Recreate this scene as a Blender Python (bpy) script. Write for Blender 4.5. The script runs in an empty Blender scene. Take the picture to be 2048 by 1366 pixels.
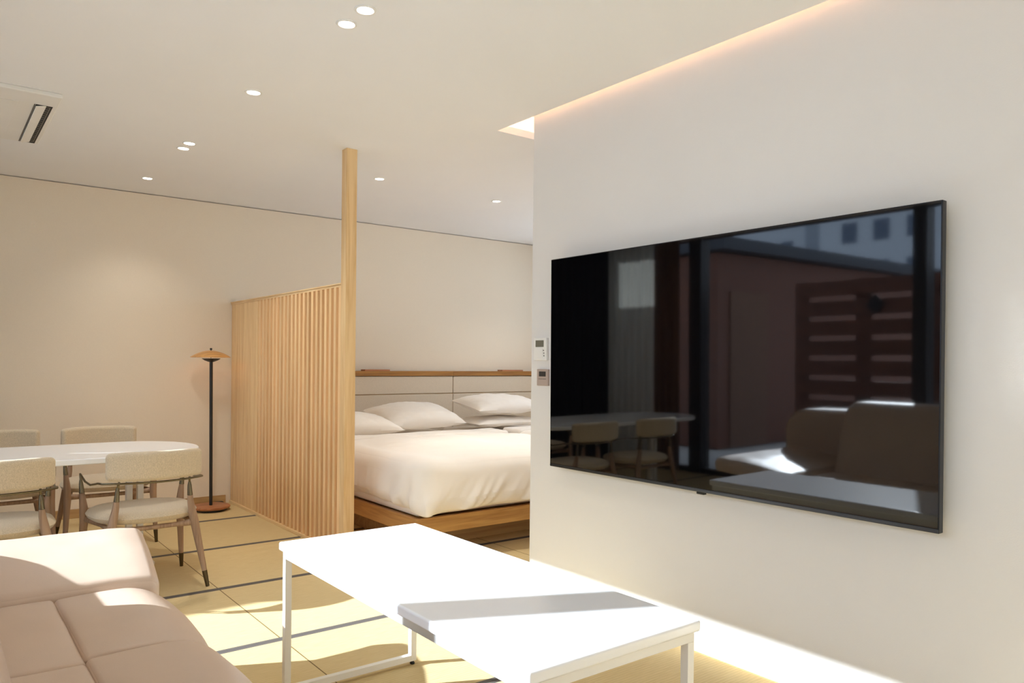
import bpy, bmesh, math, random
from mathutils import Vector, Matrix, noise
random.seed(4)
sc = bpy.context.scene
C = sc.collection
PI = math.pi
H = 2.494            # ceiling height
W = 2.565            # face of the television wall
D = 6.475            # face of the far wall
XW = -1.5            # window plane

# ------------------------------------------------------------------ camera
yaw, pit, rol = 0.6582586655, -0.0070785, 0.01071994
fwd = Vector((math.sin(yaw)*math.cos(pit), math.cos(yaw)*math.cos(pit), math.sin(pit)))
rt = Vector((math.cos(yaw), -math.sin(yaw), 0))
up = rt.cross(fwd)
R = rt*math.cos(rol) + up*math.sin(rol)
U = up*math.cos(rol) - rt*math.sin(rol)
cd = bpy.data.cameras.new('camera')
cam = bpy.data.objects.new('camera', cd); C.objects.link(cam)
m = Matrix.Identity(4)
for i in range(3):
    m[i][0] = R[i]; m[i][1] = U[i]; m[i][2] = -fwd[i]
m[2][3] = 1.2
cam.matrix_world = m
cd.sensor_width = 36; cd.lens = 1517.745/2048*36
cd.shift_y = (735.46-683)/2048
cd.clip_start = .03; cd.clip_end = 300
sc.camera = cam

# ------------------------------------------------------------------ world, sun, exposure
sc.view_settings.view_transform = 'Standard'
sc.view_settings.look = 'None'
sc.view_settings.gamma = 1
sc.view_settings.exposure = 0.12
try: sc.view_settings.use_curve_mapping = False
except Exception: pass
sc.cycles.use_denoising = True
try: sc.cycles.denoiser = 'OPENIMAGEDENOISE'
except Exception: pass
sc.cycles.max_bounces = 14
sc.cycles.diffuse_bounces = 8
sc.cycles.glossy_bounces = 6
sc.cycles.transparent_max_bounces = 16
sc.cycles.sample_clamp_indirect = 0
sc.cycles.caustics_reflective = True
sc.cycles.blur_glossy = 0.0
SUN = 13.0
SKY = 4.1
SPOT = 15.0
w = bpy.data.worlds.new('sky'); sc.world = w; w.use_nodes = True
wn = w.node_tree; wn.nodes.clear()
wo = wn.nodes.new('ShaderNodeOutputWorld'); bg = wn.nodes.new('ShaderNodeBackground')
tc = wn.nodes.new('ShaderNodeTexCoord'); sx = wn.nodes.new('ShaderNodeSeparateXYZ'); cr = wn.nodes.new('ShaderNodeValToRGB')
wn.links.new(tc.outputs['Generated'], sx.inputs[0]); wn.links.new(sx.outputs['Z'], cr.inputs[0])
cr.color_ramp.elements[0].color = (.83, .93, 1.08, 1); cr.color_ramp.elements[1].color = (.50, .68, 1, 1)
wn.links.new(cr.outputs[0], bg.inputs[0]); bg.inputs[1].default_value = SKY
wn.links.new(bg.outputs[0], wo.inputs[0])
sd = bpy.data.lights.new('sun', 'SUN'); sd.energy = SUN; sd.angle = math.radians(.53); sd.color = (.90, .985, 1.10)
so = bpy.data.objects.new('sun', sd); C.objects.link(so)
az = math.radians(-25)
sdir = Vector((math.cos(az), math.sin(az), -.553*math.cos(az)))
so.rotation_euler = sdir.to_track_quat('-Z', 'Y').to_euler()
so.location = (-6, 5, 6)

# ------------------------------------------------------------------ materials
def lin(c): return tuple(((v/255)/12.92 if v/255 <= .04045 else ((v/255+.055)/1.055)**2.4) for v in c)
def mat(name, col, rough=.6, metal=0, bump=None, var=None, spec=.5, sheen=0, coat=0, emit=None, tex=None):
    """col: linear rgb. bump=(scale, strength, (sx,sy,sz)); var=(scale, amount, (sx,sy,sz))"""
    M = bpy.data.materials.new(name); M.use_nodes = True
    N = M.node_tree.nodes; L = M.node_tree.links; b = N['Principled BSDF']
    b.inputs['Roughness'].default_value = rough; b.inputs['Metallic'].default_value = metal
    b.inputs['Base Color'].default_value = (*col, 1); b.inputs['Specular IOR Level'].default_value = spec
    if sheen: b.inputs['Sheen Weight'].default_value = sheen
    if coat: b.inputs['Coat Weight'].default_value = coat; b.inputs['Coat Roughness'].default_value = .04
    if emit:
        b.inputs['Emission Color'].default_value = (*emit[0], 1); b.inputs['Emission Strength'].default_value = emit[1]
    co = N.new('ShaderNodeTexCoord')
    def nz(scale, s, detail=4):
        mp = N.new('ShaderNodeMapping'); mp.inputs['Scale'].default_value = s
        L.new(co.outputs['Object'], mp.inputs[0])
        n = N.new('ShaderNodeTexNoise'); n.inputs['Scale'].default_value = scale; n.inputs['Detail'].default_value = detail
        L.new(mp.outputs[0], n.inputs['Vector']); return n
    n = nz(*( (var[0], var[2]) if var else (3., (1, 1, 1)) ))
    amt = var[1] if var else .03
    mr = N.new('ShaderNodeMapRange'); mr.inputs['From Min'].default_value = .25; mr.inputs['From Max'].default_value = .75
    mr.inputs['To Min'].default_value = 1-amt; mr.inputs['To Max'].default_value = 1+amt
    L.new(n.outputs['Fac'], mr.inputs['Value'])
    vm = N.new('ShaderNodeVectorMath'); vm.operation = 'SCALE'; vm.inputs[0].default_value = col
    L.new(mr.outputs[0], vm.inputs['Scale']); L.new(vm.outputs[0], b.inputs['Base Color'])
    if bump:
        n2 = nz(bump[0], bump[2], 3)
        bp = N.new('ShaderNodeBump'); bp.inputs['Strength'].default_value = bump[1]; bp.inputs['Distance'].default_value = .002
        L.new(n2.outputs['Fac'], bp.inputs['Height']); L.new(bp.outputs[0], b.inputs['Normal'])
    return M

def wood(name, col, dark, axis=2, rough=.45, scale=1.0, ring=9, tone=.04):
    """grain running along the given axis"""
    M = bpy.data.materials.new(name); M.use_nodes = True
    N = M.node_tree.nodes; L = M.node_tree.links; b = N['Principled BSDF']
    b.inputs['Roughness'].default_value = rough
    co = N.new('ShaderNodeTexCoord'); mp = N.new('ShaderNodeMapping')
    s = [14*scale]*3; s[axis] = .7*scale; mp.inputs['Scale'].default_value = s
    oi = N.new('ShaderNodeObjectInfo'); add = N.new('ShaderNodeVectorMath'); add.operation = 'ADD'
    cmb = N.new('ShaderNodeVectorMath'); cmb.operation = 'SCALE'; cmb.inputs[0].default_value = (3, 5, 7); L.new(oi.outputs['Random'], cmb.inputs['Scale'])
    L.new(co.outputs['Object'], add.inputs[0]); L.new(cmb.outputs[0], add.inputs[1]); L.new(add.outputs[0], mp.inputs[0])
    n = N.new('ShaderNodeTexNoise'); n.inputs['Scale'].default_value = 1.1; n.inputs['Detail'].default_value = 3; n.inputs['Distortion'].default_value = .6
    L.new(mp.outputs[0], n.inputs['Vector'])
    mu = N.new('ShaderNodeMath'); mu.operation = 'MULTIPLY'; mu.inputs[1].default_value = ring; L.new(n.outputs['Fac'], mu.inputs[0])
    fr = N.new('ShaderNodeMath'); fr.operation = 'PINGPONG'; fr.inputs[1].default_value = 1; L.new(mu.outputs[0], fr.inputs[0])
    n2 = N.new('ShaderNodeTexNoise'); n2.inputs['Scale'].default_value = 9; n2.inputs['Detail'].default_value = 4
    L.new(mp.outputs[0], n2.inputs['Vector'])
    mx = N.new('ShaderNodeMath'); mx.operation = 'MULTIPLY'; L.new(fr.outputs[0], mx.inputs[0]); L.new(n2.outputs['Fac'], mx.inputs[1])
    r = N.new('ShaderNodeValToRGB'); r.color_ramp.elements[0].color = (*col, 1); r.color_ramp.elements[1].color = (*dark, 1)
    r.color_ramp.elements[1].position = .75
    L.new(mx.outputs[0], r.inputs[0])
    tn = N.new('ShaderNodeMapRange'); tn.inputs['To Min'].default_value = 1-tone; tn.inputs['To Max'].default_value = 1+tone*.4; L.new(oi.outputs['Random'], tn.inputs['Value'])
    vs = N.new('ShaderNodeVectorMath'); vs.operation = 'SCALE'; L.new(r.outputs[0], vs.inputs[0]); L.new(tn.outputs[0], vs.inputs['Scale'])
    L.new(vs.outputs[0], b.inputs['Base Color'])
    return M

M_wall = mat('wall_plaster', lin((223, 220, 216)), .85, bump=(260, .15, (1, 1, 1)), var=(2.5, .012, (1, 1, 1)), spec=.2)
M_wallfar = mat('wall_far_paper', lin((234, 222, 203)), .85, bump=(300, .25, (1, 1, 1)), var=(160, .02, (1, .2, 1)), spec=.2)
M_ceil = mat('ceiling_paint', lin((238, 238, 239)), .9, bump=(220, .1, (1, 1, 1)), var=(2, .01, (1, 1, 1)), spec=.2)
M_white = mat('white_lacquer', lin((240, 240, 242)), .3, var=(2, .004, (1, 1, 1)))
M_laq = mat('white_gloss_lacquer', lin((240, 241, 243)), .16, var=(2, .004, (1, 1, 1)), spec=.55)
M_wmetal = mat('white_powder_coat', lin((235, 233, 228)), .4)
M_base = wood('pale_baseboard_wood', lin((222, 208, 182)), lin((200, 180, 148)), 1, .5)
M_basef = wood('baseboard_wood', lin((190, 155, 105)), lin((160, 122, 78)), 0, .5)
M_hinoki = wood('pale_cypress', lin((238, 206, 156)), lin((214, 172, 116)), 2, .5, 1.0, 7)
M_slat = wood('pale_cypress_slat', lin((240, 204, 154)), lin((222, 180, 128)), 2, .6, 1.0, 3, .12)
M_hinoki_y = wood('pale_cypress_rail', lin((238, 208, 160)), lin((214, 174, 120)), 1, .5)
M_oakx = wood('oak_bed_rail', lin((205, 158, 92)), lin((165, 115, 58)), 0, .4)
M_oaky = wood('oak_bed_side', lin((200, 152, 92)), lin((162, 112, 58)), 1, .4)
M_ledge = wood('oak_ledge', lin((176, 124, 58)), lin((128, 82, 34)), 0, .35)
M_chairw = wood('grey_oak', lin((172, 142, 116)), lin((132, 102, 78)), 2, .45)
M_lampw = wood('lamp_oak', lin((212, 160, 96)), lin((170, 118, 64)), 0, .4)
M_lampb = wood('lamp_base_walnut', lin((190, 126, 82)), lin((150, 92, 56)), 0, .4)
M_bronze = mat('bronze_metal', lin((118, 108, 86)), .25, 1)
M_tip = mat('dark_bronze_tip', lin((92, 80, 58)), .35, 1)
M_blackm = mat('black_metal', (.012, .012, .013), .4)
M_rubber = mat('black_rubber', (.01, .01, .01), .7)
M_tweed = mat('tweed_upholstery', lin((206, 189, 162)), .95, bump=(420, .9, (1, 1, .6)), var=(330, .20, (1, 1, .5)), sheen=.3, spec=.1)
M_head = mat('headboard_linen', lin((218, 204, 184)), .95, bump=(360, .8, (1, 1, 1)), var=(220, .08, (1, 1, 1)), sheen=.2, spec=.1)
M_leather = mat('blush_leather', lin((205, 183, 165)), .42, bump=(420, .16, (1, 1, 1)), var=(7, .03, (1, 1, 1)), spec=.45)
M_linen = mat('white_bed_linen', lin((240, 232, 222)), .9, bump=(60, .15, (1, 1, 1)), var=(4, .015, (1, 1, 1)), sheen=.2, spec=.1)
M_plastic = mat('white_plastic', lin((232, 230, 225)), .4)
M_acp = mat('air_conditioner_plastic', lin((234, 232, 228)), .45)
M_beigep = mat('taupe_plastic', lin((176, 158, 146)), .45)
M_lcd = mat('grey_lcd', lin((112, 110, 98)), .25)
M_lcdd = mat('dark_lcd', lin((60, 56, 54)), .25)
M_mark = mat('grey_marking', lin((110, 104, 98)), .6)
M_screen = mat('television_glass', (.0016, .0016, .0022), .035, spec=1.0, var=(2, .001, (1, 1, 1)))
M_bezel = mat('television_bezel', (.02, .021, .024), .3, .6)
M_frame = mat('black_window_frame', (.012, .012, .014), .35)
M_vent = mat('vent_shadow_black', (.02, .02, .02), .8)
M_sheer = None
M_dark = mat('blackout_curtain_cloth', (.012, .012, .014), .95)
M_fence = wood('stained_cedar', lin((120, 66, 40)), lin((78, 40, 24)), 1, .6)
M_deck = wood('pale_deck', lin((214, 208, 198)), lin((190, 182, 170)), 1, .7)
M_roof = mat('slate_roof', lin((52, 56, 64)), .6)
M_bldg = mat('pale_concrete', lin((165, 172, 180)), .9)
M_bwin = mat('building_window_glass', lin((60, 75, 95)), .2)
M_curtb = mat('brown_drape_cloth', lin((120, 88, 70)), .9)
M_led = mat('warm_led', (1, .6, .3), .5, emit=((1.0, .60, .38), 17.0))
M_bulb = mat('downlight_lens', (1, 1, 1), .5, emit=((1, .95, .88), 14.0))
M_lampled = mat('lamp_led', (1, .8, .6), .5, emit=((1, .74, .48), 26.0))

# glass pane: clear sheet with fresnel reflection
M_glass = bpy.data.materials.new('window_glass'); M_glass.use_nodes = True
N = M_glass.node_tree.nodes; L = M_glass.node_tree.links; N.clear()
o_ = N.new('ShaderNodeOutputMaterial'); mx = N.new('ShaderNodeMixShader'); tr = N.new('ShaderNodeBsdfTransparent'); gl = N.new('ShaderNodeBsdfGlossy')
fr = N.new('ShaderNodeFresnel'); fr.inputs[0].default_value = 1.25; gl.inputs['Roughness'].default_value = .0; tr.inputs[0].default_value = (.97, .985, .98, 1)
L.new(fr.outputs[0], mx.inputs[0]); L.new(tr.outputs[0], mx.inputs[1]); L.new(gl.outputs[0], mx.inputs[2]); L.new(mx.outputs[0], o_.inputs[0])
# sheer cloth
M_sheer = bpy.data.materials.new('sheer_curtain_cloth'); M_sheer.use_nodes = True
N = M_sheer.node_tree.nodes; L = M_sheer.node_tree.links; N.clear()
o_ = N.new('ShaderNodeOutputMaterial'); mx = N.new('ShaderNodeMixShader'); tr = N.new('ShaderNodeBsdfTransparent')
tl = N.new('ShaderNodeBsdfTranslucent'); df = N.new('ShaderNodeBsdfDiffuse'); m2 = N.new('ShaderNodeMixShader')
tl.inputs[0].default_value = (.86, .85, .8, 1); df.inputs[0].default_value = (.86, .85, .8, 1); m2.inputs[0].default_value = .45
L.new(tl.outputs[0], m2.inputs[1]); L.new(df.outputs[0], m2.inputs[2])
mx.inputs[0].default_value = .88; L.new(tr.outputs[0], mx.inputs[1]); L.new(m2.outputs[0], mx.inputs[2]); L.new(mx.outputs[0], o_.inputs[0])

# tatami floor
def tatami():
    M = bpy.data.materials.new('tatami'); M.use_nodes = True
    N = M.node_tree.nodes; L = M.node_tree.links; b = N['Principled BSDF']; b.inputs['Roughness'].default_value = .7
    b.inputs['Specular IOR Level'].default_value = .25
    co = N.new('ShaderNodeTexCoord'); sp = N.new('ShaderNodeSeparateXYZ'); L.new(co.outputs['Object'], sp.inputs[0])
    def math_(op, a, bb=None, cc=None):
        n = N.new('ShaderNodeMath'); n.operation = op
        for k, v in enumerate((a, bb, cc)):
            if v is None: continue
            if isinstance(v, (int, float)): n.inputs[k].default_value = v
            else: L.new(v, n.inputs[k])
        return n.outputs[0]
    def band(axis, off, period, half):
        t = math_('SUBTRACT', sp.outputs[axis], off)
        t = math_('DIVIDE', t, period); t = math_('ADD', t, 100.5); t = math_('FRACT', t); t = math_('SUBTRACT', t, .5); t = math_('ABSOLUTE', t)
        return math_('LESS_THAN', t, half/period)
    heri = band('Y', 4.057, .8825, .0225)
    heri_mid = band('Y', 4.057, .8825, .0012)
    seam = band('X', 1.217, 1.765, .0025)
    mp = N.new('ShaderNodeMapping'); mp.inputs['Scale'].default_value = (14, 700, 1); L.new(co.outputs['Object'], mp.inputs[0])
    n = N.new('ShaderNodeTexNoise'); n.inputs['Scale'].default_value = 1; n.inputs['Detail'].default_value = 2; L.new(mp.outputs[0], n.inputs['Vector'])
    wv = math_('SINE', math_('MULTIPLY', sp.outputs['Y'], 2*PI/.0155))
    wx = math_('SINE', math_('MULTIPLY', sp.outputs['X'], 2*PI/.006))
    r = N.new('ShaderNodeValToRGB'); r.color_ramp.elements[0].position = .3; r.color_ramp.elements[1].position = .7
    r.color_ramp.elements[0].color = (*lin((202, 178, 128)), 1); r.color_ramp.elements[1].color = (*lin((221, 200, 154)), 1)
    L.new(n.outputs['Fac'], r.inputs[0])
    # each mat a little different in tone
    iy = math_('FLOOR', math_('DIVIDE', math_('SUBTRACT', sp.outputs['Y'], 4.057), .8825)); ix = math_('FLOOR', math_('DIVIDE', math_('SUBTRACT', sp.outputs['X'], 1.217), 1.765))
    cb = N.new('ShaderNodeCombineXYZ'); L.new(ix, cb.inputs[0]); L.new(iy, cb.inputs[1])
    wt = N.new('ShaderNodeTexWhiteNoise'); wt.noise_dimensions = '2D'; L.new(cb.outputs[0], wt.inputs['Vector'])
    tone = math_('MULTIPLY_ADD', wt.outputs['Value'], .10, .95)
    tone = math_('MULTIPLY', tone, math_('MULTIPLY_ADD', wv, .045, 1.0))
    vs = N.new('ShaderNodeVectorMath'); vs.operation = 'SCALE'; L.new(r.outputs[0], vs.inputs[0]); L.new(tone, vs.inputs['Scale'])
    def mixc(f, a, c2):
        q = N.new('ShaderNodeMix'); q.data_type = 'RGBA'; L.new(f, q.inputs[0]); L.new(a, q.inputs[6]); q.inputs[7].default_value = (*c2, 1); return q.outputs[2]
    c = mixc(seam, vs.outputs[0], lin((120, 95, 55)))
    c = mixc(heri, c, lin((98, 92, 88))); c = mixc(heri_mid, c, lin((40, 38, 36)))
    L.new(c, b.inputs['Base Color'])
    hgt = math_('ADD', math_('MULTIPLY', wv, 1.0), math_('MULTIPLY', wx, .35))
    nh = math_('SUBTRACT', 1.0, heri); hgt = math_('MULTIPLY', hgt, nh)
    bp = N.new('ShaderNodeBump'); bp.inputs['Strength'].default_value = .35; bp.inputs['Distance'].default_value = .0006
    L.new(hgt, bp.inputs['Height']); L.new(bp.outputs[0], b.inputs['Normal'])
    return M
M_tatami = tatami()

# ------------------------------------------------------------------ mesh helpers
def finish(name, me, material, parent=None, smooth=False):
    o = bpy.data.objects.new(name, me); C.objects.link(o)
    if material: me.materials.append(material)
    if smooth: me.polygons.foreach_set('use_smooth', [True]*len(me.polygons))
    if parent: o.parent = parent
    return o
class MB:
    def __init__(s): s.v = []; s.f = []
    def box(s, x0, x1, y0, y1, z0, z1):
        n = len(s.v)
        s.v += [(x, y, z) for z in (z0, z1) for y in (y0, y1) for x in (x0, x1)]
        s.f += [tuple(n+i for i in q) for q in ((0, 2, 3, 1), (4, 5, 7, 6), (0, 1, 5, 4), (2, 6, 7, 3), (0, 4, 6, 2), (1, 3, 7, 5))]
        return s
    def tube(s, pts, rad, seg=12, cap=True):
        """round tube along pts; rad number or list"""
        n0 = len(s.v); pts = [Vector(p) for p in pts]
        if not isinstance(rad, (list, tuple)): rad = [rad]*len(pts)
        prev = None
        for i, p in enumerate(pts):
            t = (pts[min(i+1, len(pts)-1)]-pts[max(i-1, 0)]).normalized()
            a = prev if prev else (Vector((1, 0, 0)) if abs(t.x) < .8 else Vector((0, 1, 0)))
            a = (a - t*a.dot(t)).normalized(); prev = a; b = t.cross(a)
            for k in range(seg):
                q = 2*PI*k/seg; s.v.append(tuple(p+(a*math.cos(q)+b*math.sin(q))*rad[i]))
        for i in range(len(pts)-1):
            for k in range(seg):
                k2 = (k+1) % seg; a0 = n0+i*seg
                s.f.append((a0+k, a0+k2, a0+seg+k2, a0+seg+k))
        if cap:
            s.f.append(tuple(n0+k for k in range(seg))[::-1]); e = n0+(len(pts)-1)*seg; s.f.append(tuple(e+k for k in range(seg)))
        return s
    def lathe(s, prof, seg=48, c=(0, 0), closed=False):
        """prof: list of (r, z)"""
        n0 = len(s.v); ncol = len(prof)
        for k in range(seg):
            q = 2*PI*k/seg
            for r, z in prof: s.v.append((c[0]+r*math.cos(q), c[1]+r*math.sin(q), z))
        for k in range(seg):
            k2 = (k+1) % seg
            for i in range(ncol-1 if not closed else ncol):
                j = (i+1) % ncol
                s.f.append((n0+k*ncol+i, n0+k2*ncol+i, n0+k2*ncol+j, n0+k*ncol+j))
        return s
    def prism(s, poly, z0, z1):
        n = len(s.v); k = len(poly)
        s.v += [(x, y, z0) for x, y in poly]+[(x, y, z1) for x, y in poly]
        s.f.append(tuple(range(n, n+k))[::-1]); s.f.append(tuple(range(n+k, n+2*k)))
        for i in range(k): j = (i+1) % k; s.f.append((n+i, n+j, n+k+j, n+k+i))
        return s
    def build(s, name, material, parent=None, bevel=0, smooth=False, seg=3, loc=None):
        me = bpy.data.meshes.new(name); me.from_pydata(s.v, [], s.f); me.update()
        bm = bmesh.new(); bm.from_mesh(me); bmesh.ops.remove_doubles(bm, verts=bm.verts, dist=1e-6); bmesh.ops.recalc_face_normals(bm, faces=bm.faces); bm.to_mesh(me); bm.free()
        o = finish(name, me, material, parent, smooth or bool(bevel))
        if bevel:
            b = o.modifiers.new('bevel', 'BEVEL'); b.width = bevel; b.segments = seg; b.limit_method = 'ANGLE'; b.angle_limit = math.radians(40)
            b.harden_normals = True
        elif smooth:
            try:
                me.set_sharp_from_angle(angle=math.radians(40))
            except Exception: pass
        if loc: o.location = loc
        return o
def rbox(a, r, n=14, puff=0, deform=None, puffbot=0):
    """rounded cushion mesh: half sizes a, edge radius r (number or triple)"""
    mb = MB(); key = {}
    a = Vector(a)
    def vert(p):
        k = tuple(round(c, 5) for c in p)
        if k in key: return key[k]
        q = Vector((p[0]*a[0], p[1]*a[1], p[2]*a[2]))
        inn = Vector([max(-(a[i]-r), min(a[i]-r, q[i])) for i in range(3)])
        d = q-inn
        if d.length > 1e-9: q = inn+d.normalized()*r
        f = (1-p[0]**2)*(1-p[1]**2)
        if p[2] > 0: q.z += puff*f**.6*p[2]
        else: q.z += puffbot*f**.6*p[2]
        if deform: q = Vector(deform(q, p))
        key[k] = len(mb.v); mb.v.append(tuple(q)); return key[k]
    # parameter steps denser at the edges
    def steps(half):
        e = r/half; out = []
        m = 6
        for i in range(m): out.append(-1+e*(1-math.cos(PI/2*i/m))*1.0 if e < 1 else -1+i/m)
        k = n
        for i in range(k+1): out.append(-(1-e)+2*(1-e)*i/k)
        for i in range(m-1, -1, -1): out.append(1-e*(1-math.cos(PI/2*i/m)) if e < 1 else 1-i/m)
        return sorted(set(round(o, 6) for o in out))
    S = [steps(a[i]) for i in range(3)]
    for ax in range(3):
        u, v = (ax+1) % 3, (ax+2) % 3
        for sg in (-1, 1):
            for i in range(len(S[u])-1):
                for j in range(len(S[v])-1):
                    qs = []
                    for (x, y) in ((i, j), (i+1, j), (i+1, j+1), (i, j+1)):
                        p = [0, 0, 0]; p[ax] = sg; p[u] = S[u][x]; p[v] = S[v][y]; qs.append(vert(p))
                    if sg < 0: qs = qs[::-1]
                    mb.f.append(tuple(qs))
    return mb
def empty(name, loc, label, cat, group=None, rz=0):
    o = bpy.data.objects.new(name, None); C.objects.link(o); o.location = loc; o.rotation_euler = (0, 0, rz)
    o.empty_display_size = .1
    tag(o, label, cat, group); return o
def tag(o, label, cat, group=None, kind=None):
    o['label'] = label; o['category'] = cat
    if group: o['group'] = group
    if kind: o['kind'] = kind
    return o
def struct(o, label=None):
    o['kind'] = 'structure'
    if label: o['label'] = label
    return o
def dup_tree(r, loc, rz, label):
    n = r.copy(); C.objects.link(n); n.location = loc; n.rotation_euler = (0, 0, rz); n['label'] = label
    for ch in list(r.children):
        c = ch.copy(); C.objects.link(c); c.parent = n
        for g in list(ch.children):
            d = g.copy(); C.objects.link(d); d.parent = c
    return n

# ------------------------------------------------------------------ room shell
XR = 5.9; YN = -1.6; YA = 3.0
struct(MB().box(XW-.2, XR+.1, YN-.1, D+.1, -.08, 0).build('floor', M_tatami), 'tatami mat floor with grey cloth borders')
c = MB()
c.box(XW-.2, 2.525, YN-.1, D+.1, H, H+.04)
c.box(2.525, XR+.1, 3.421, D+.1, H, H+.04)
c.box(2.84, XR+.1, YA-.1, 3.421, H, H+.04)
# light cove above the slot
c.box(2.30, 2.98, YN-.1, 3.62, H+.20, H+.24)
c.box(2.28, 2.30, YN-.1, 3.62, H+.04, H+.24)
c.box(2.98, 3.00, YN-.1, 3.62, H+.04, H+.24)
c.box(2.28, 3.00, 3.62, 3.64, H+.04, H+.24)
struct(c.build('ceiling', M_ceil), 'white plastered ceiling with a long recessed light slot')
# roof slab so no sky light leaks in
struct(MB().box(-2.155, XR+.15, YN-1.2, D+1.2, H+.246, H+.40).build('roof', M_bldg))
fw = MB().box(XW-.2, XR+.1, D, D+.03, 0, H-.007).box(XW-.2, XR+.1, D+.03, D+.16, 0, H)
struct(fw.build('wall_far', M_wallfar), 'warm beige wallpapered wall behind lamp, table and beds')
struct(MB().box(W, W+.14, YN, 3.148, 0, H+.20).build('wall_right', M_wall, bevel=.002), 'off white wall carrying the television')
struct(MB().box(W+.14, XR, YA-.1, YA, 0, H).build('wall_alcove', M_wall))
struct(MB().box(XR, XR+.1, YA-.1, 3.6, 0, H).box(XR, XR+.1, 6.1, D, 0, H).box(XR, XR+.1, 3.6, 6.1, 0, 1.3).box(XR, XR+.1, 3.6, 6.1, 2.35, H).build('wall_alcove_right', M_wall))
wf = MB()
for ya in (3.6, 4.83, 6.055): wf.box(XR+.02, XR+.08, ya, ya+.045, 1.3, 2.35)
wf.box(XR+.02, XR+.08, 3.645, 6.055, 1.3, 1.345).box(XR+.02, XR+.08, 3.645, 6.055, 2.305, 2.35)
wf = struct(wf.build('window_5', M_frame, bevel=.003))  # unseen window, added to let daylight onto the beds and far wall
MB().box(XR+.046, XR+.052, 3.645, 4.83, 1.345, 2.305).box(XR+.046, XR+.052, 4.875, 6.055, 1.345, 2.305).build('glass_pane', M_glass, wf)
struct(MB().box(XW-.1, W, YN-.1, YN, 0, H).build('wall_near', M_wall))
lw = MB().box(XW-.12, XW+.03, YN, D, 2.462, H).box(XW-.12, XW+.03, 6.30, D, 0, 2.462).box(XW-.12, XW+.03, YN, -1.0, 0, 2.462)
struct(lw.build('wall_left', M_wall), 'window wall header')
struct(MB().box(W-.010, W, YN, 3.148, 0, .066).build('baseboard_right', M_base, bevel=.0015), 'pale wood baseboard below the television wall')
struct(MB().box(XW+.05, 1.99, D-.012, D, 0, .068).build('baseboard_far', M_basef, bevel=.0015), 'wood baseboard along the far wall')
# windows
def window(n, y0, y1):
    f = MB(); x0, x1 = XW-.06, XW+.02
    fr = .045
    f.box(x0, x1, y0, y0+fr, 0, 2.462).box(x0, x1, y1-fr, y1, 0, 2.462).box(x0, x1, y0+fr, y1-fr, 0, .05).box(x0, x1, y0+fr, y1-fr, 2.45, 2.462)
    o = struct(f.build('window_%d' % n, M_frame, bevel=.003))
    g = MB().box(XW-.024, XW-.018, y0+fr, y1-fr, .05, 2.45).build('glass_pane', M_glass, o)
    return o
window(1, -1.0, 2.872); window(2, 2.872, 5.155); window(3, 5.155, 6.3)
struct(MB().box(XW-.10, XW+.05, 2.816, 2.928, 0, 2.462).build('trim_1', M_frame, bevel=.004), 'black window post')
struct(MB().box(XW-.10, XW+.05, 5.075, 5.235, 0, 2.462).build('trim_2', M_frame, bevel=.004), 'wide black window post')
# curtains
def curtain(name, x, y0, y1, z0, z1, m, amp, per, axis=1, seed=0):
    rnd = random.Random(seed); n = int((y1-y0)/.008); v = []; f = []
    for i in range(n+1):
        t = y0+(y1-y0)*i/n
        off = amp*math.sin(2*PI*t/per+.8*math.sin(t*5+seed))
        for k, z in enumerate((z0, (z0+z1)/2, z1)):
            d = x+off*(1, .95, .8)[k]
            v.append((d, t, z) if axis == 1 else (t, d, z))
    for i in range(n):
        for k in range(2): a = i*3+k; f.append((a, a+3, a+4, a+1))
    mb = MB(); mb.v = v; mb.f = f
    o = mb.build(name, m, smooth=True); s = o.modifiers.new('cloth', 'SOLIDIFY'); s.thickness = .002
    return o
tag(curtain('sheer_curtain', XW+.16, 5.62, 6.30, .015, 2.45, M_sheer, .03, .11, 1, 1), 'white sheer curtain mirrored in the television, beside the dark drape', 'curtain')
tag(curtain('brown_drape', XW+.16, 5.28, 5.60, .015, 2.45, M_curtb, .03, .09, 1, 2), 'brown gathered drape mirrored in the television', 'curtain')
tag(curtain('blackout_drape', D-.12, XW+.1, -.30, .015, 2.45, M_dark, .035, .13, 0, 3), 'black pleated drape mirrored at the left end of the television', 'curtain')

# cove light strip lying on the ceiling board, out of sight
cv = empty('cove_light', (2.42, 0, H+.04), 'warm light strip glowing inside the ceiling slot above the television wall', 'light')
MB().box(-.014, .014, YN+.1, 3.50, .0, .010).build('light_strip', M_led, cv)
MB().box(.02, .50, 3.508, 3.532, .0, .010).build('light_strip', M_led, cv)

# ------------------------------------------------------------------ television
tv = empty('television', (2.565, 1.97, 0), 'large flat black television mounted on the off white wall', 'television')
tv.rotation_euler = (0, math.radians(-.4), 0)
y0, y1, z0, z1 = 1.045-1.97, 2.897-1.97, .682, 1.717
MB().box(-.072, -.044, y0, y1, z0, z1).build('housing', M_bezel, tv, bevel=.002)
MB().box(-.0728, -.0712, y0+.004, y1-.004, z0+.016, z1-.004).build('screen', M_screen, tv)
MB().box(-.0740, -.070, y0+.002, y1-.002, z0+.002, z0+.013).build('bottom_trim', mat('dark_brushed_metal', (.10, .11, .13), .3, 1), tv, bevel=.001)
MB().box(-.069, -.050, -.024, .014, z0-.010, z0).build('sensor', M_rubber, tv, bevel=.003)
MB().box(-.046, 0, -.30, .30, 1.0, 1.4).build('wall_mount', M_blackm, tv)
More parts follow.
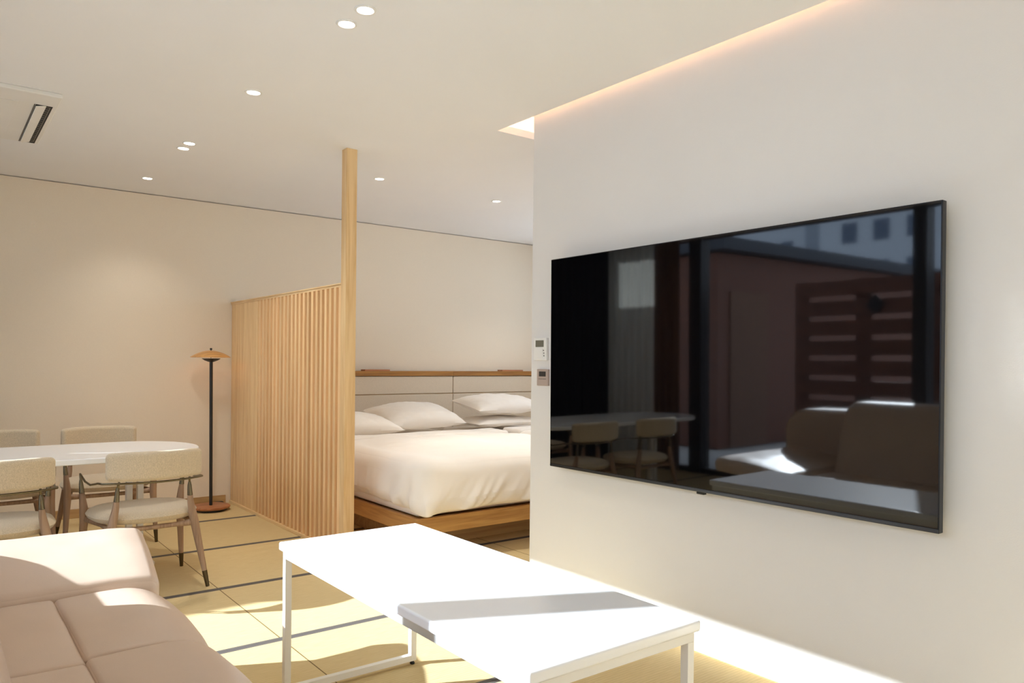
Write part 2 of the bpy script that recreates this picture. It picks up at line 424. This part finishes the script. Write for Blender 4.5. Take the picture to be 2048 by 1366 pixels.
# wall controllers
t = empty('thermostat', (W, 3.056, 1.212), 'white wall controller with grey display, upper one left of the television', 'wall controller', 'wall controllers')
MB().box(-.018, 0, -.051, .051, 0, .118).build('casing', M_plastic, t, bevel=.003)
MB().box(-.0186, -.0175, -.030, .036, .070, .105).build('display', M_lcd, t)
for yy, zz in ((-.030, .052), (-.033, .038), (.026, .029), (-.034, .024)): MB().box(-.0195, -.0175, yy-.003, yy+.004, zz-.003, zz+.003).build('button', M_mark, t)
MB().box(-.0215, -.0175, -.024, .040, .012, .060).build('flap', M_plastic, t, bevel=.001)
t = empty('heating_controller', (W, 3.040, 1.080), 'small taupe wall controller with dark display, below the white one', 'wall controller', 'wall controllers')
MB().box(-.014, 0, -.045, .045, 0, .086).build('casing', M_beigep, t, bevel=.003)
MB().box(-.0148, -.0135, -.028, .026, .048, .074).build('display', M_lcdd, t)
k = MB()
for i in range(6): k.box(-.0150, -.0135, -.030+.0105*i, -.0235+.0105*i, .033, .037)
k.build('marking', M_mark, t)

# ------------------------------------------------------------------ coffee table
ct = empty('coffee_table', (1.278, 1.928, 0), 'long low white lacquered coffee table on a slim metal frame', 'coffee table')
hx, hy = .281, .708
MB().box(-hx, hx, -hy, hy, .523, .553).build('tabletop', M_laq, ct, bevel=.007, seg=4)
f = MB(); ix, iy = hx-.012, hy-.012; s_ = .024
for sx_ in (-1, 1): f.box(min(sx_*ix, sx_*(ix-s_)), max(sx_*ix, sx_*(ix-s_)), -iy+s_, iy-s_, .497, .523)
for sy in (-1, 1): f.box(-ix, ix, min(sy*iy, sy*(iy-s_)), max(sy*iy, sy*(iy-s_)), .497, .523)
f.build('apron_frame', M_wmetal, ct, bevel=.001)
for sy in (-1, 1):
    a, b = min(sy*iy, sy*(iy-s_)), max(sy*iy, sy*(iy-s_))
    for sx_ in (-1, 1):
        l = MB().box(min(sx_*ix, sx_*(ix-s_)), max(sx_*ix, sx_*(ix-s_)), a, b, .014, .497).build('leg', M_wmetal, ct, bevel=.0012)
        MB().lathe([(0, 0), (.009, 0), (.010, .004), (.007, .008), (.007, .016), (0, .016)], 16, (sx_*(ix-.012), (a+b)/2)).build('foot', M_rubber, l, smooth=True)
    MB().box(-ix+s_, ix-s_, a, b, .014, .014+s_).build('floor_bar', M_wmetal, ct, bevel=.0012)

# ------------------------------------------------------------------ dining table
dt = empty('dining_table', (.28, 4.80, 0), 'long white oval-ended dining table between the tweed chairs', 'dining table')
poly = []
hw = .40; xr = 1.02; xl = -1.05
for i in range(49):
    q = -PI/2+PI*i/48; poly.append((xr-.40+.40*math.cos(q)**.9*1.0 if math.cos(q) > 0 else xr-.40, hw*math.sin(q)))
for i in range(49):
    q = PI/2+PI*i/48; cq = abs(math.cos(q)); poly.append((xl+.40-.40*cq**.9, hw*math.sin(q)))
pp = []
for p_ in poly:
    if not pp or (Vector(p_)-Vector(pp[-1])).length > 1e-4: pp.append(p_)
MB().prism(pp, .653, .683).build('tabletop', M_laq, dt, bevel=.006)
for cx_ in (.652, .710, -.652, -.710):
    MB().box(cx_-.016, cx_+.016, -.02, .025, .02, .653).build('leg', M_wmetal, dt, bevel=.003)
MB().box(.645, .782, -.05, .055, 0, .02).build('foot_plate', M_wmetal, dt, bevel=.004)
MB().box(-.782, -.645, -.05, .055, 0, .02).build('foot_plate', M_wmetal, dt, bevel=.004)
MB().box(-.8, .8, -.06, .10, .635, .6529).build('support_beam', M_wmetal, dt, bevel=.002)

# ------------------------------------------------------------------ chairs
def make_chair(label):
    t = empty('dining_chair', (0, 0, 0), label, 'chair', 'tweed dining chairs around the white table')
    # seat: rounded, slightly domed
    mb = MB(); na, nr = 64, 10; a, b, zc, th = .262, .235, .388, .033
    def rad(q): return (abs(math.cos(q))**2.6+abs(math.sin(q))**2.6)**(-1/2.6)
    rows = []
    prof = [(0, 1.15), (.3, 1.13), (.55, 1.08), (.75, 1.0), (.88, .82), (.96, .52), (1.0, 0.0), (.97, -.5), (.9, -.85), (.8, -1), (0, -1)]
    for r_, z_ in prof:
        row = []
        for k in range(na):
            q = 2*PI*k/na; x = a*r_*rad(q)*math.cos(q); y = b*r_*rad(q)*math.sin(q)
            x *= 1+.06*(y/b)
            row.append(len(mb.v)); mb.v.append((x, y, zc+th*z_-.006*(x/a)**2*0))
        rows.append(row)
    for i in range(len(rows)-1):
        for k in range(na): k2 = (k+1) % na; mb.f.append((rows[i][k], rows[i+1][k], rows[i+1][k2], rows[i][k2]))
    mb.build('seat', M_tweed, t, smooth=True)
    # backrest: curved pad
    def bend(q, p):
        u = q.x/.235
        ang = u*.62
        R_ = .235/.60
        rr = R_+(-q.y)
        x = rr*math.sin(ang); y = -.285+R_-rr*math.cos(ang)
        z = q.z+.003
        taper = 1-.10*abs(u)**4
        return (x, y, .657+z*taper)
    rbox((.232, .023, .074), .0225, 16, 0, bend).build('backrest', M_tweed, t, smooth=True)
    # bronze rail: runs under the pad and forward as arms
    pts = []
    R_ = .235/.60
    A = []
    for i in range(-8, 9):
        ang = i/8*.66; A.append((R_*math.sin(ang), -.285+R_-R_*math.cos(ang), .577))
    left = [(-.262, .205, .580), (-.264, .17, .577), (-.262, .08, .556), (-.258, -.03, .552), (-.252, -.11, .566), (-.247, -.15, .574)]
    right = [(-x, y, z) for x, y, z in left][::-1]
    MB().tube(left+A+right, .0055, 10).build('arm_rail', M_bronze, t, smooth=True)
    for sx_ in (-1, 1):
        # rear leg
        l = MB().tube([(sx_*.176, -.213, .483), (sx_*.179, -.211, .45), (sx_*.188, -.210, .40), (sx_*.200, -.213, .34), (sx_*.214, -.224, .25), (sx_*.230, -.240, .15), (sx_*.241, -.252, .080)],
                      [.0130, .016, .020, .0215, .019, .0155, .0130], 16).build('rear_leg', M_chairw, t, smooth=True)
        MB().tube([(sx_*.172, -.216, .553), (sx_*.173, -.215, .535), (sx_*.176, -.213, .484)], [.007, .0105, .0138], 14).build('ferrule', M_bronze, l, smooth=True)
        MB().tube([(sx_*.168, -.228, .582), (sx_*.172, -.216, .55)], .0055, 10).build('rod', M_bronze, l, smooth=True)
        MB().tube([(sx_*.241, -.252, .081), (sx_*.252, -.270, 0)], [.0136, .0095], 14).build('foot_tip', M_tip, l, smooth=True)
        l = MB().tube([(sx_*.254, .203, .478), (sx_*.251, .203, .45), (sx_*.246, .200, .40), (sx_*.244, .200, .33), (sx_*.250, .206, .22), (sx_*.258, .214, .080)],
                      [.0130, .016, .0205, .0215, .017, .0130], 16).build('front_leg', M_chairw, t, smooth=True)
        MB().tube([(sx_*.259, .204, .550), (sx_*.258, .204, .530), (sx_*.254, .203, .479)], [.007, .0105, .0138], 14).build('ferrule', M_bronze, l, smooth=True)
        MB().tube([(sx_*.262, .205, .582), (sx_*.259, .204, .545)], .0055, 10).build('rod', M_bronze, l, smooth=True)
        MB().tube([(sx_*.258, .214, .081), (sx_*.262, .220, 0)], [.0136, .0095], 14).build('foot_tip', M_tip, l, smooth=True)
    fr = MB()
    for yy in (.19, -.205):
        xx = .235 if yy > 0 else .195
        fr.tube([(-xx, yy, .338), (-xx*.6, yy*.93, .332), (0, yy*.9, .330), (xx*.6, yy*.93, .332), (xx, yy, .338)], [.018, .013, .012, .013, .018], 12)
    for sx_ in (-1, 1): fr.tube([(sx_*.235, .19, .338), (sx_*.2, 0, .336), (sx_*.195, -.205, .338)], [.016, .012, .016], 12)
    fr.build('seat_frame', M_chairw, t, smooth=True)
    return t
ch = make_chair('tweed dining chair nearest the sofa arm, its back to the right end of the table')
ch.location = (.925, 4.405, 0); ch.rotation_euler = (0, 0, math.radians(2))
dup_tree(ch, (.258, 4.39, 0), math.radians(1), 'tweed dining chair cut by the left edge, on the near side of the table')
dup_tree(ch, (.94, 5.56, 0), math.radians(180), 'tweed dining chair on the far side of the table, nearer the floor lamp')
dup_tree(ch, (.365, 5.56, 0), math.radians(180), 'tweed dining chair behind the table at the left edge of the view')

# ------------------------------------------------------------------ floor lamp
fl = empty('floor_lamp', (1.80, 6.22, 0), 'slim black floor lamp with a shallow oak shade, in the corner by the slatted screen', 'floor lamp')
MB().lathe([(0, .018), (.136, .018), (.144, .024), (.146, .030), (.144, .036), (.136, .040), (0, .040)], 64).build('base', M_lampb, fl, smooth=True)
MB().lathe([(0, 0), (.118, 0), (.124, .006), (.124, .018), (0, .018)], 64).build('base_underside', M_blackm, fl, smooth=True)
MB().tube([(0, 0, .04), (-.003, 0, .6), (-.006, 0, 1.185)], .0125, 20).build('pole', M_blackm, fl, smooth=True)
MB().lathe([(.0, 1.176), (.02, 1.178), (.05, 1.190), (.070, 1.204), (.068, 1.206), (.05, 1.196), (0, 1.19)], 48, (-.006, 0)).build('reflector_dish', M_blackm, fl, smooth=True)
MB().lathe([(0, 1.1965), (.040, 1.1965), (.040, 1.200), (0, 1.200)], 32, (-.006, 0)).build('lamp_lens', M_lampled, fl)
prof = []
for i in range(13): r_ = .150*i/12; prof.append((r_, 1.268-.052*(i/12)**2.0))
prof += [(r_, z_-.003) for r_, z_ in prof[::-1]]
MB().lathe(prof, 64, (-.010, 0)).build('lamp_shade', M_lampw, fl, smooth=True)
MB().lathe([(0, 1.19), (.004, 1.19), (.004, 1.272), (.009, 1.274), (.009, 1.284), (.006, 1.288), (0, 1.288)], 20, (-.008, 0)).build('finial', M_blackm, fl, smooth=True)
pd = MB()
pd.v = []; pd.tube([(.10, -.02, .012), (.135, .04, .010), (.12, .10, .010), (.06, .17, .008), (-.10, .20, .008)], .004, 8)
pd.build('power_cord', M_blackm, fl, smooth=True)
rbox((.034, .024, .016), .012, 4, 0).build('foot_switch', M_blackm, fl, smooth=True, loc=(.115, .165, .017))

# ------------------------------------------------------------------ slatted screen and column
XS = 2.026
scn = empty('slatted_screen', (XS, 5.4, 0), 'low pale cypress slatted partition between lamp corner and beds', 'room divider')
ylo, yhi = 4.346, D
MB().box(0, .045, ylo-5.4, yhi-5.4, 1.655, 1.678).box(-.006, .051, ylo-5.4, yhi-5.4, 1.670, 1.678).build('top_rail', M_hinoki_y, scn, bevel=.001)
MB().box(-.008, .05, ylo-5.4, yhi-5.4, 0, .022).build('bottom_rail', M_hinoki_y, scn, bevel=.001)
pm = MB()
y = 5.84
while y < yhi-.01:
    y2 = min(y+.0695, yhi); pm.box(.004, .040, y-5.4, y2-5.4-.0025, .022, 1.655); y += .07
pm.build('end_panel', M_hinoki, scn, bevel=.001)
sl = None; n = 0
y = 4.352
slat_mesh = None
while y < 5.80:
    if sl is None:
        sl = MB().box(0, .060, 0, .033, .022, 1.655).build('slat', M_slat, scn, bevel=.0015); sl.location = (0, y-5.4, 0)
    else:
        q = sl.copy(); C.objects.link(q); q.parent = scn; q.location = (0, y-5.4, 0)
    y += .0708
col_ = MB().box(2.022, 2.092, 4.278, 4.345, 0, H).build('wooden_post', M_hinoki, bevel=.002)
tag(col_, 'square pale cypress post from floor to ceiling at the end of the screen', 'post')

# ------------------------------------------------------------------ beds
def duvet_deform(cx, cy, seed):
    def fn(q, p):
        x, y, z = q
        # world-ish folds: side skirts flare and wrinkle toward the hem
        low = max(0, min(1, (.06-z)/.22)) if z < .06 else 0
        fx = max(0, -p[0]-.80)/.20; fy = max(0, -p[1]-.90)/.10
        s = x*1.0; u = y*1.0
        nz1 = noise.noise(Vector((x*3+seed, y*2.2, z*2)))
        wob = noise.noise(Vector((x*9-z*7+seed, seed, z*2.5+1)))*.75+.6*noise.noise(Vector((x*20-z*14, seed+4, z*4)))
        wob2 = noise.noise(Vector((y*8+z*5+seed, seed+9, z*2)))+.5*noise.noise(Vector((y*17, seed+2, z*4)))
        if fy > 0: y += low*(wob*.055-.026)*min(1, fy)
        if fx > 0: x += low*(wob2*.040-.014)*min(1, fx)
        # corner drape: swings out and hangs lower
        cd_ = math.exp(-(((p[0]+1)*.74)**2+((p[1]+1)*.8)**2)/.016)
        x -= low*cd_*.05; y -= low*cd_*.045
        if p[2] < .9: z -= low*cd_*.045
        z += .016*nz1+.007*noise.noise(Vector((x*7, y*6, seed)))*(1 if p[2] > .5 else 0)
        # hem rises slightly to the right of the foot and toward the head end
        if z < -.1: z += .02*max(0, p[1]+1)*.6
        return (x, y, z)
    return fn
def make_bed(x0, label, dl):
    wdt = 1.52; y0b, y1b = 3.935, 6.33
    b = empty('bed', (x0+wdt/2, (y0b+y1b)/2, 0), label, 'bed', 'beds side by side')
    ox, oy = x0+wdt/2, (y0b+y1b)/2
    hx_, hy_ = wdt/2, (y1b-y0b)/2
    MB().box(-hx_, hx_, -hy_, -hy_+.03, .150, .250).build('front_rail', M_oakx, b, bevel=.003)
    MB().box(-hx_, -hx_+.03, -hy_+.0302, hy_, .150, .250).build('side_rail', M_oaky, b, bevel=.003)
    MB().box(hx_-.03, hx_, -hy_+.0302, hy_, .150, .250).build('side_rail', M_oaky, b, bevel=.003)
    MB().box(-hx_+.16, hx_-.02, -hy_+.30, hy_, 0, .1499).build('plinth', M_basef, b)
    MB().box(-hx_+.0305, hx_-.0305, -hy_+.0305, hy_, .16, .235).build('platform', M_oakx, b)
    rbox((hx_-.02, hy_-.03, .155), .045, 20).build('mattress', M_linen, b, smooth=True, loc=(0, .01, .405))
    # duvet over mattress: top z .61, hem z .29
    yl0, yl1 = 3.80, 5.22
    dcx, dcy = 0.0, (yl0+yl1)/2-oy
    hxx = hx_+.040
    dv = rbox((hxx, (yl1-yl0)/2, .165), .105, 120, .012, duvet_deform(dcx, dcy, dl)).build('duvet', M_linen, b, smooth=True, loc=(dcx-.01, dcy, .452))
    # turned back edge of the sheet
    def df(q, p):
        return (q.x, q.y+.008*noise.noise(Vector((q.x*4, dl, 0))), q.z+.006*noise.noise(Vector((q.x*6, q.y*6, dl))))
    rbox((hx_+.01, .13, .030), .028, 40, .0, df).build('folded_sheet', M_linen, b, smooth=True, loc=(0, 5.15-oy, .606))
    return b
make_bed(2.335, 'white-made bed on an oak platform, nearer the slatted screen', 3.3)
make_bed(3.985, 'white-made bed at the right, half hidden behind the television wall', 8.1)
def pillow(name, loc, rot, hx_, hy_, hz_, label, seed):
    mb = MB(); n = 40; idx = {}
    for side in (1, -1):
        for i in range(n+1):
            for j in range(n+1):
                u = -1+2*i/n; v = -1+2*j/n
                edge = (i in (0, n) or j in (0, n))
                if side == -1 and edge: idx[(side, i, j)] = idx[(1, i, j)]; continue
                t_ = ((1-u*u)*(1-v*v))
                px_ = hx_*u*(1-.07*(1-abs(v)**2)*abs(u)**3*1.0) if abs(u) > 0 else 0
                py_ = hy_*v*(1-.10*(1-abs(u)**2)*abs(v)**3)
                z = side*hz_*t_**.46*(1 if side > 0 else .7)
                z += .012*noise.noise(Vector((u*2.5+seed, v*2.5, side)))*min(1, t_*6)+.004*noise.noise(Vector((u*9+seed, v*7, side)))*min(1, t_*6)
                idx[(side, i, j)] = len(mb.v); mb.v.append((px_, py_, z))
        for i in range(n):
            for j in range(n):
                q = [idx[(side, i, j)], idx[(side, i+1, j)], idx[(side, i+1, j+1)], idx[(side, i, j+1)]]
                mb.f.append(tuple(q if side > 0 else q[::-1]))
    o = mb.build(name, M_linen, smooth=True); o.location = loc; o.rotation_euler = rot
    return tag(o, label, 'pillow', 'white pillows on the beds')
rd = math.radians
pillow('pillow', (2.66, 5.60, .680), (rd(8), 0, rd(1)), .40, .25, .10, 'white pillow on the nearer bed, partly behind the wooden post', 1)
pillow('pillow', (3.46, 5.88, .705), (rd(13), 0, rd(2)), .40, .25, .115, 'plump white pillow on the nearer bed, right of the one by the post', 2)
pillow('pillow', (4.36, 5.85, .632), (rd(0), 0, rd(0)), .40, .25, .055, 'lower white pillow of the stack on the bed by the television wall', 3)
pillow('pillow', (4.38, 5.85, .790), (rd(8), rd(0), rd(-2)), .40, .26, .095, 'upper white pillow of the stack on the bed by the television wall', 4)

# headboard
hb = empty('headboard', (4.17, 6.395, 0), 'long beige fabric panelled headboard with an oak ledge behind both beds', 'headboard')
for xa, xb in ((2.09, 4.167), (4.173, 5.88)):
    for za, zb in ((.30, .882), (.888, 1.056)):
        MB().box(xa-4.17, xb-4.17, -.044, .04, za, zb).build('panel', M_head, hb, bevel=.007)
MB().box(2.09-4.17, 5.885-4.17, -.030, .05, .02, 1.05).build('backing', M_basef, hb)
MB().box(2.085-4.17, 4.169-4.17, -.056, .055, 1.060, 1.106).build('ledge', M_ledge, hb, bevel=.002)
MB().box(4.171-4.17, 5.89-4.17, -.056, .055, 1.060, 1.106).build('ledge', M_ledge, hb, bevel=.002)
for i, (xa, xb, lb) in enumerate(((3.20, 3.46, 'slim dark wood tray on the headboard ledge, nearer the post'), (4.78, 5.06, 'slim dark wood tray on the headboard ledge, nearer the television wall'))):
    t = MB().box(xa, xb, 6.350, 6.43, 1.1062, 1.112).box(xa, xa+.005, 6.350, 6.43, 1.112, 1.120).box(xb-.005, xb, 6.350, 6.43, 1.112, 1.120).box(xa, xb, 6.350, 6.355, 1.112, 1.120).box(xa, xb, 6.425, 6.43, 1.112, 1.120).build('tray', M_lampb)
    tag(t, lb, 'tray', 'trays on the headboard ledge')

# ------------------------------------------------------------------ sofa
rd0 = math.radians
sf = empty('sofa', (0, 1.9, 0), 'blush leather sofa with tufted seat and broad flared arm', 'sofa')
sy = 1.9
MB().box(-.60, .55, .62-sy, 3.16-sy, .10, .30).build('base', M_leather, sf, bevel=.03, seg=5)
def seat(x0, x1, y0, y1, front=False, zt=.447, seed=0, zb=.27):
    hx_, hy_, hz_ = (x1-x0)/2, (y1-y0)/2, (zt-zb)/2
    def fn(q, p):
        x, y, z = q
        if front:
            # waterfall front edge with a bulge
            t_ = max(0, (p[0]-.1)/.9); z -= .045*t_**2.6*(1 if p[2] > 0 else .2)
            x += .018*t_*(1-p[1]**2)
        z += .004*noise.noise(Vector((x*6+seed, y*6, seed)))
        return (x, y, z)
    r_ = .016
    return rbox((hx_, hy_, hz_), r_, 22, .012, fn).build('seat_cushion', M_leather, sf, smooth=True, loc=((x0+x1)/2, (y0+y1)/2-sy, (zt+zb)/2))
YS = [2.735, 2.150, 1.56, 1.0, .62]
for i in range(4):
    seat(.318, .628, YS[i+1], YS[i], True, seed=i); seat(-.12, .320, YS[i+1]-(.03 if i < 3 else 0), YS[i]-(.03 if i else 0), False, seed=i+5)
# arm: broad pad sloping up and outward
def armf(q, p):
    x, y, z = q
    t_ = (p[1]+1)/2
    z += .074*t_ + .012*math.sin(PI*t_)
    if p[0] > .8: z -= .012*((p[0]-.8)/.2)**2
    x += .055*t_*max(0, p[0])
    z += .004*noise.noise(Vector((x*9, y*9, 2)))
    return (x, y, z)
rbox((.585, .27, .045), .032, 26, .010, armf).build('armrest', M_leather, sf, smooth=True, loc=(.045, 3.005-sy, .425))
def armb(q, p): return (q.x, q.y, q.z)
rbox((.565, .215, .15), .04, 10, 0, armb).build('arm_base', M_leather, sf, smooth=True, loc=(.03, 2.975-sy, .25))
rbox((.585, .22, .045), .032, 26, .010, lambda q, p: (q.x, q.y, q.z+.085*(1-p[1])/2)).build('armrest', M_leather, sf, smooth=True, loc=(.045, .36-sy, .45))
rbox((.565, .19, .16), .04, 10, 0).build('arm_base', M_leather, sf, smooth=True, loc=(.03, .38-sy, .26))
# piping seam on the arm
MB().tube([(-.5, 2.7365-sy, .413), (0, 2.7345-sy, .413), (.56, 2.735-sy, .412), (.60, 2.745-sy, .412), (.622, 2.78-sy, .413)], .0022, 8).build('piping', mat('leather_piping', lin((170, 140, 122)), .5), sf, smooth=True)
def backf(q, p):
    x, y, z = q
    t_ = (p[2]+1)/2
    return (x-.20*t_+.02*math.sin(PI*t_), y, z)
for (ya, yb) in ((1.70, 2.72), (.62, 1.69)):
    rbox((.13, (yb-ya)/2, .26), .07, 12, .0, backf).build('back_cushion', M_leather, sf, smooth=True, loc=(.045, (ya+yb)/2-sy, .66))
bp_ = []
for (yc_, zc_, a0) in ((3.15, .655, 0), (.72, .70, 90)):
    for i in range(13):
        q = rd0(a0+90*i/12); bp_.append((yc_+.17*math.cos(q), zc_+.18*math.sin(q)))
bp_ += [(.55, .15), (3.32, .15)]
mb = MB(); k = len(bp_)
mb.v = [(-.52, y_-sy, z_) for y_, z_ in bp_]+[(-.24, y_-sy, z_) for y_, z_ in bp_]
mb.f = [tuple(range(k)), tuple(range(k, 2*k))[::-1]]+[(i, (i+1) % k, k+(i+1) % k, k+i) for i in range(k)]
mb.build('back_frame', M_leather, sf, bevel=.03, seg=4)
for xx in (-.5, .48):
    for yy in (.7, 3.05):
        MB().tube([(xx, yy-sy, .12), (xx, yy-sy, 0)], [.02, .014], 14).build('leg', M_blackm, sf, smooth=True)

# ------------------------------------------------------------------ ceiling fittings
DL = [(1.278, 2.559, 1, 'larger pair, right one, near the top of the view'), (1.275, 2.710, 1, 'larger pair, left one, near the top of the view'),
      (1.251, 3.685, .9, 'single one between the large pair and the small pair'), (1.248, 4.799, 1, 'right one of the small pair'),
      (1.249, 4.936, 1, 'left one of the small pair'), (1.255, 5.92, 1, 'single one close to the far wall at left'),
      (2.545, 4.851, 1, 'just right of the wooden post'), (3.624, 4.914, 1, 'between the post and the television wall'),
      (3.45, 3.70, 1, 'added out of sight behind the television wall to brighten the floor and bed end'),  # extra lamp, added to lift the floor and bed front
      (4.95, 5.00, 1, 'added out of sight behind the television wall to fill the alcove, above the right bed')]  # extra lamp, added as fill for the bed alcove
for i, (x, y, s, lb) in enumerate(DL):
    d = empty('ceiling_downlight', (x, y, H), 'small round recessed downlight, '+lb, 'downlight', 'recessed ceiling downlights')
    MB().lathe([(.030, 0), (.040, 0), (.041, -.002), (.038, -.005), (.032, -.005), (.029, -.002)], 40, closed=True).build('trim_ring', M_plastic, d, smooth=True)
    MB().lathe([(0, -.0015), (.029, -.0015), (.029, -.003), (0, -.0035)], 32).build('lens', M_bulb, d)
    ld = bpy.data.lights.new('downlight_beam', 'SPOT'); ld.energy = SPOT; ld.spot_size = rd(115); ld.spot_blend = 1.0; ld.color = (1, .945, .85); ld.shadow_soft_size = .028
    lo = bpy.data.objects.new('downlight_beam', ld); C.objects.link(lo); lo.location = (0, 0, -.02); lo.parent = d
    if i >= 6: ld.energy = SPOT*1.4; ld.spot_size = rd(60); ld.spot_blend = .5
    if i < 3: ld.energy = SPOT*.42
    if i in (3, 4): ld.energy = SPOT*1.6; ld.spot_size = rd(130)
    if i == 8: ld.energy = SPOT*5.2; ld.spot_size = rd(80)
    if i == 9: ld.energy = SPOT*2.2; ld.spot_size = rd(130)
    if i == 5: ld.spot_size = rd(110); ld.energy = SPOT*1.15
# cassette air conditioner
ac = empty('ceiling_air_conditioner', (.03, 4.83, H), 'flat white square ceiling air conditioner cassette with an open vent flap', 'air conditioner')
MB().box(-.50, .50, -.515, .505, -.022, 0).build('panel', M_acp, ac, bevel=.006)
MB().box(.405, .478, -.335, .490, -.0235, -.0205).build('outlet', M_vent, ac)
v = MB(); v.box(-.034, .012, -.335, .470, -.002, .002)
o = v.build('vent_flap', M_plastic, ac, bevel=.001); o.location = (.438, 0, -.026); o.rotation_euler = (0, rd(-12), 0)
MB().box(.398, .403, -.335, .490, -.0240, -.0210).build('vent_seam', M_mark, ac)
tt = MB().box(.466, .470, -.32, .45, -.0255, -.0232)
for i in range(20): tt.box(.452, .467, -.32+.04*i, -.312+.04*i, -.0255, -.0232)
tt.build('louver_teeth', M_mark, ac)
MB().box(-.33, .33, -.33, .33, -.024, -.0215).build('grille', M_acp, ac, bevel=.001)

# ------------------------------------------------------------------ outside (seen mirrored in the television)
struct(MB().box(-9, XW-.25, -8, 16, -.12, -.02).box(XW-.25, 7, -8, YN-.15, -.12, -.02).build('terrace_deck', M_deck))
fc = empty('wooden_fence', (-3.3, 3.7, 0), 'reddish cedar fence of horizontal boards mirrored in the television', 'fence')
for i in range(9):
    z = .10+.228*i; MB().box(-.012, .012, -3.7, 1.40, z, z+.165).build('board', M_fence, fc)
for yy in (-3.6, -1.9, -.2, .6, 1.35): MB().box(-.08, -.0121, yy-.09, yy+.09, 0, 2.10).build('post', M_fence, fc)
sh = empty('garden_store', (-3.3, 6.26, 0), 'brown panelled outbuilding with dark roof mirrored in the television', 'outbuilding')
MB().box(-6, 0, 0, 4.5, 0, 2.60).build('wall', M_fence, sh)
MB().box(-1.1, -.25, -.02, 0, 0, 2.1).build('door', M_curtb, sh)
rf = MB().box(-6.2, .15, -.20, 4.7, 2.62, 2.78)
rf.build('roof', M_roof, sh)
def tower(x, y, wx, wy, hh, lb):
    b = empty('apartment_building', (x, y, 0), lb, 'building', 'pale buildings mirrored in the television')
    MB().box(-wx/2, wx/2, -wy/2, wy/2, -12, hh).build('wall', M_bldg, b)
    wm = MB()
    z = .8
    while z < hh-1.2:
        yy = -wy/2+1
        while yy < wy/2-1: wm.box(wx/2, wx/2+.05, yy, yy+1.0, z, z+1.3); yy += 2.1
        z += 2.6
    wm.build('window', M_bwin, b)
    MB().box(-wx/2-.1, wx/2+.1, -wy/2-.1, wy/2+.1, hh, hh+.5).build('parapet', M_bldg, b)
tower(-48, 22, 10, 12, 15, 'tallest pale building mirrored at the top of the television')
tower(-52, 36, 10, 9, 11.5, 'lower pale building beside the tallest one, mirrored in the television')

pq = MB(); pq.v = [(0, -.11, 0), (0, 0, -.11), (0, .11, 0), (0, 0, .11), (.02, -.11, 0), (.02, 0, -.11), (.02, .11, 0), (.02, 0, .11)]
pq.f = [(0, 1, 2, 3), (7, 6, 5, 4), (0, 4, 5, 1), (1, 5, 6, 2), (2, 6, 7, 3), (3, 7, 4, 0)]
o = pq.build('plaque', M_frame, loc=(-3.287, 4.15, 1.80)); tag(o, 'small dark diamond plaque on the cedar fence, mirrored in the television', 'plaque')
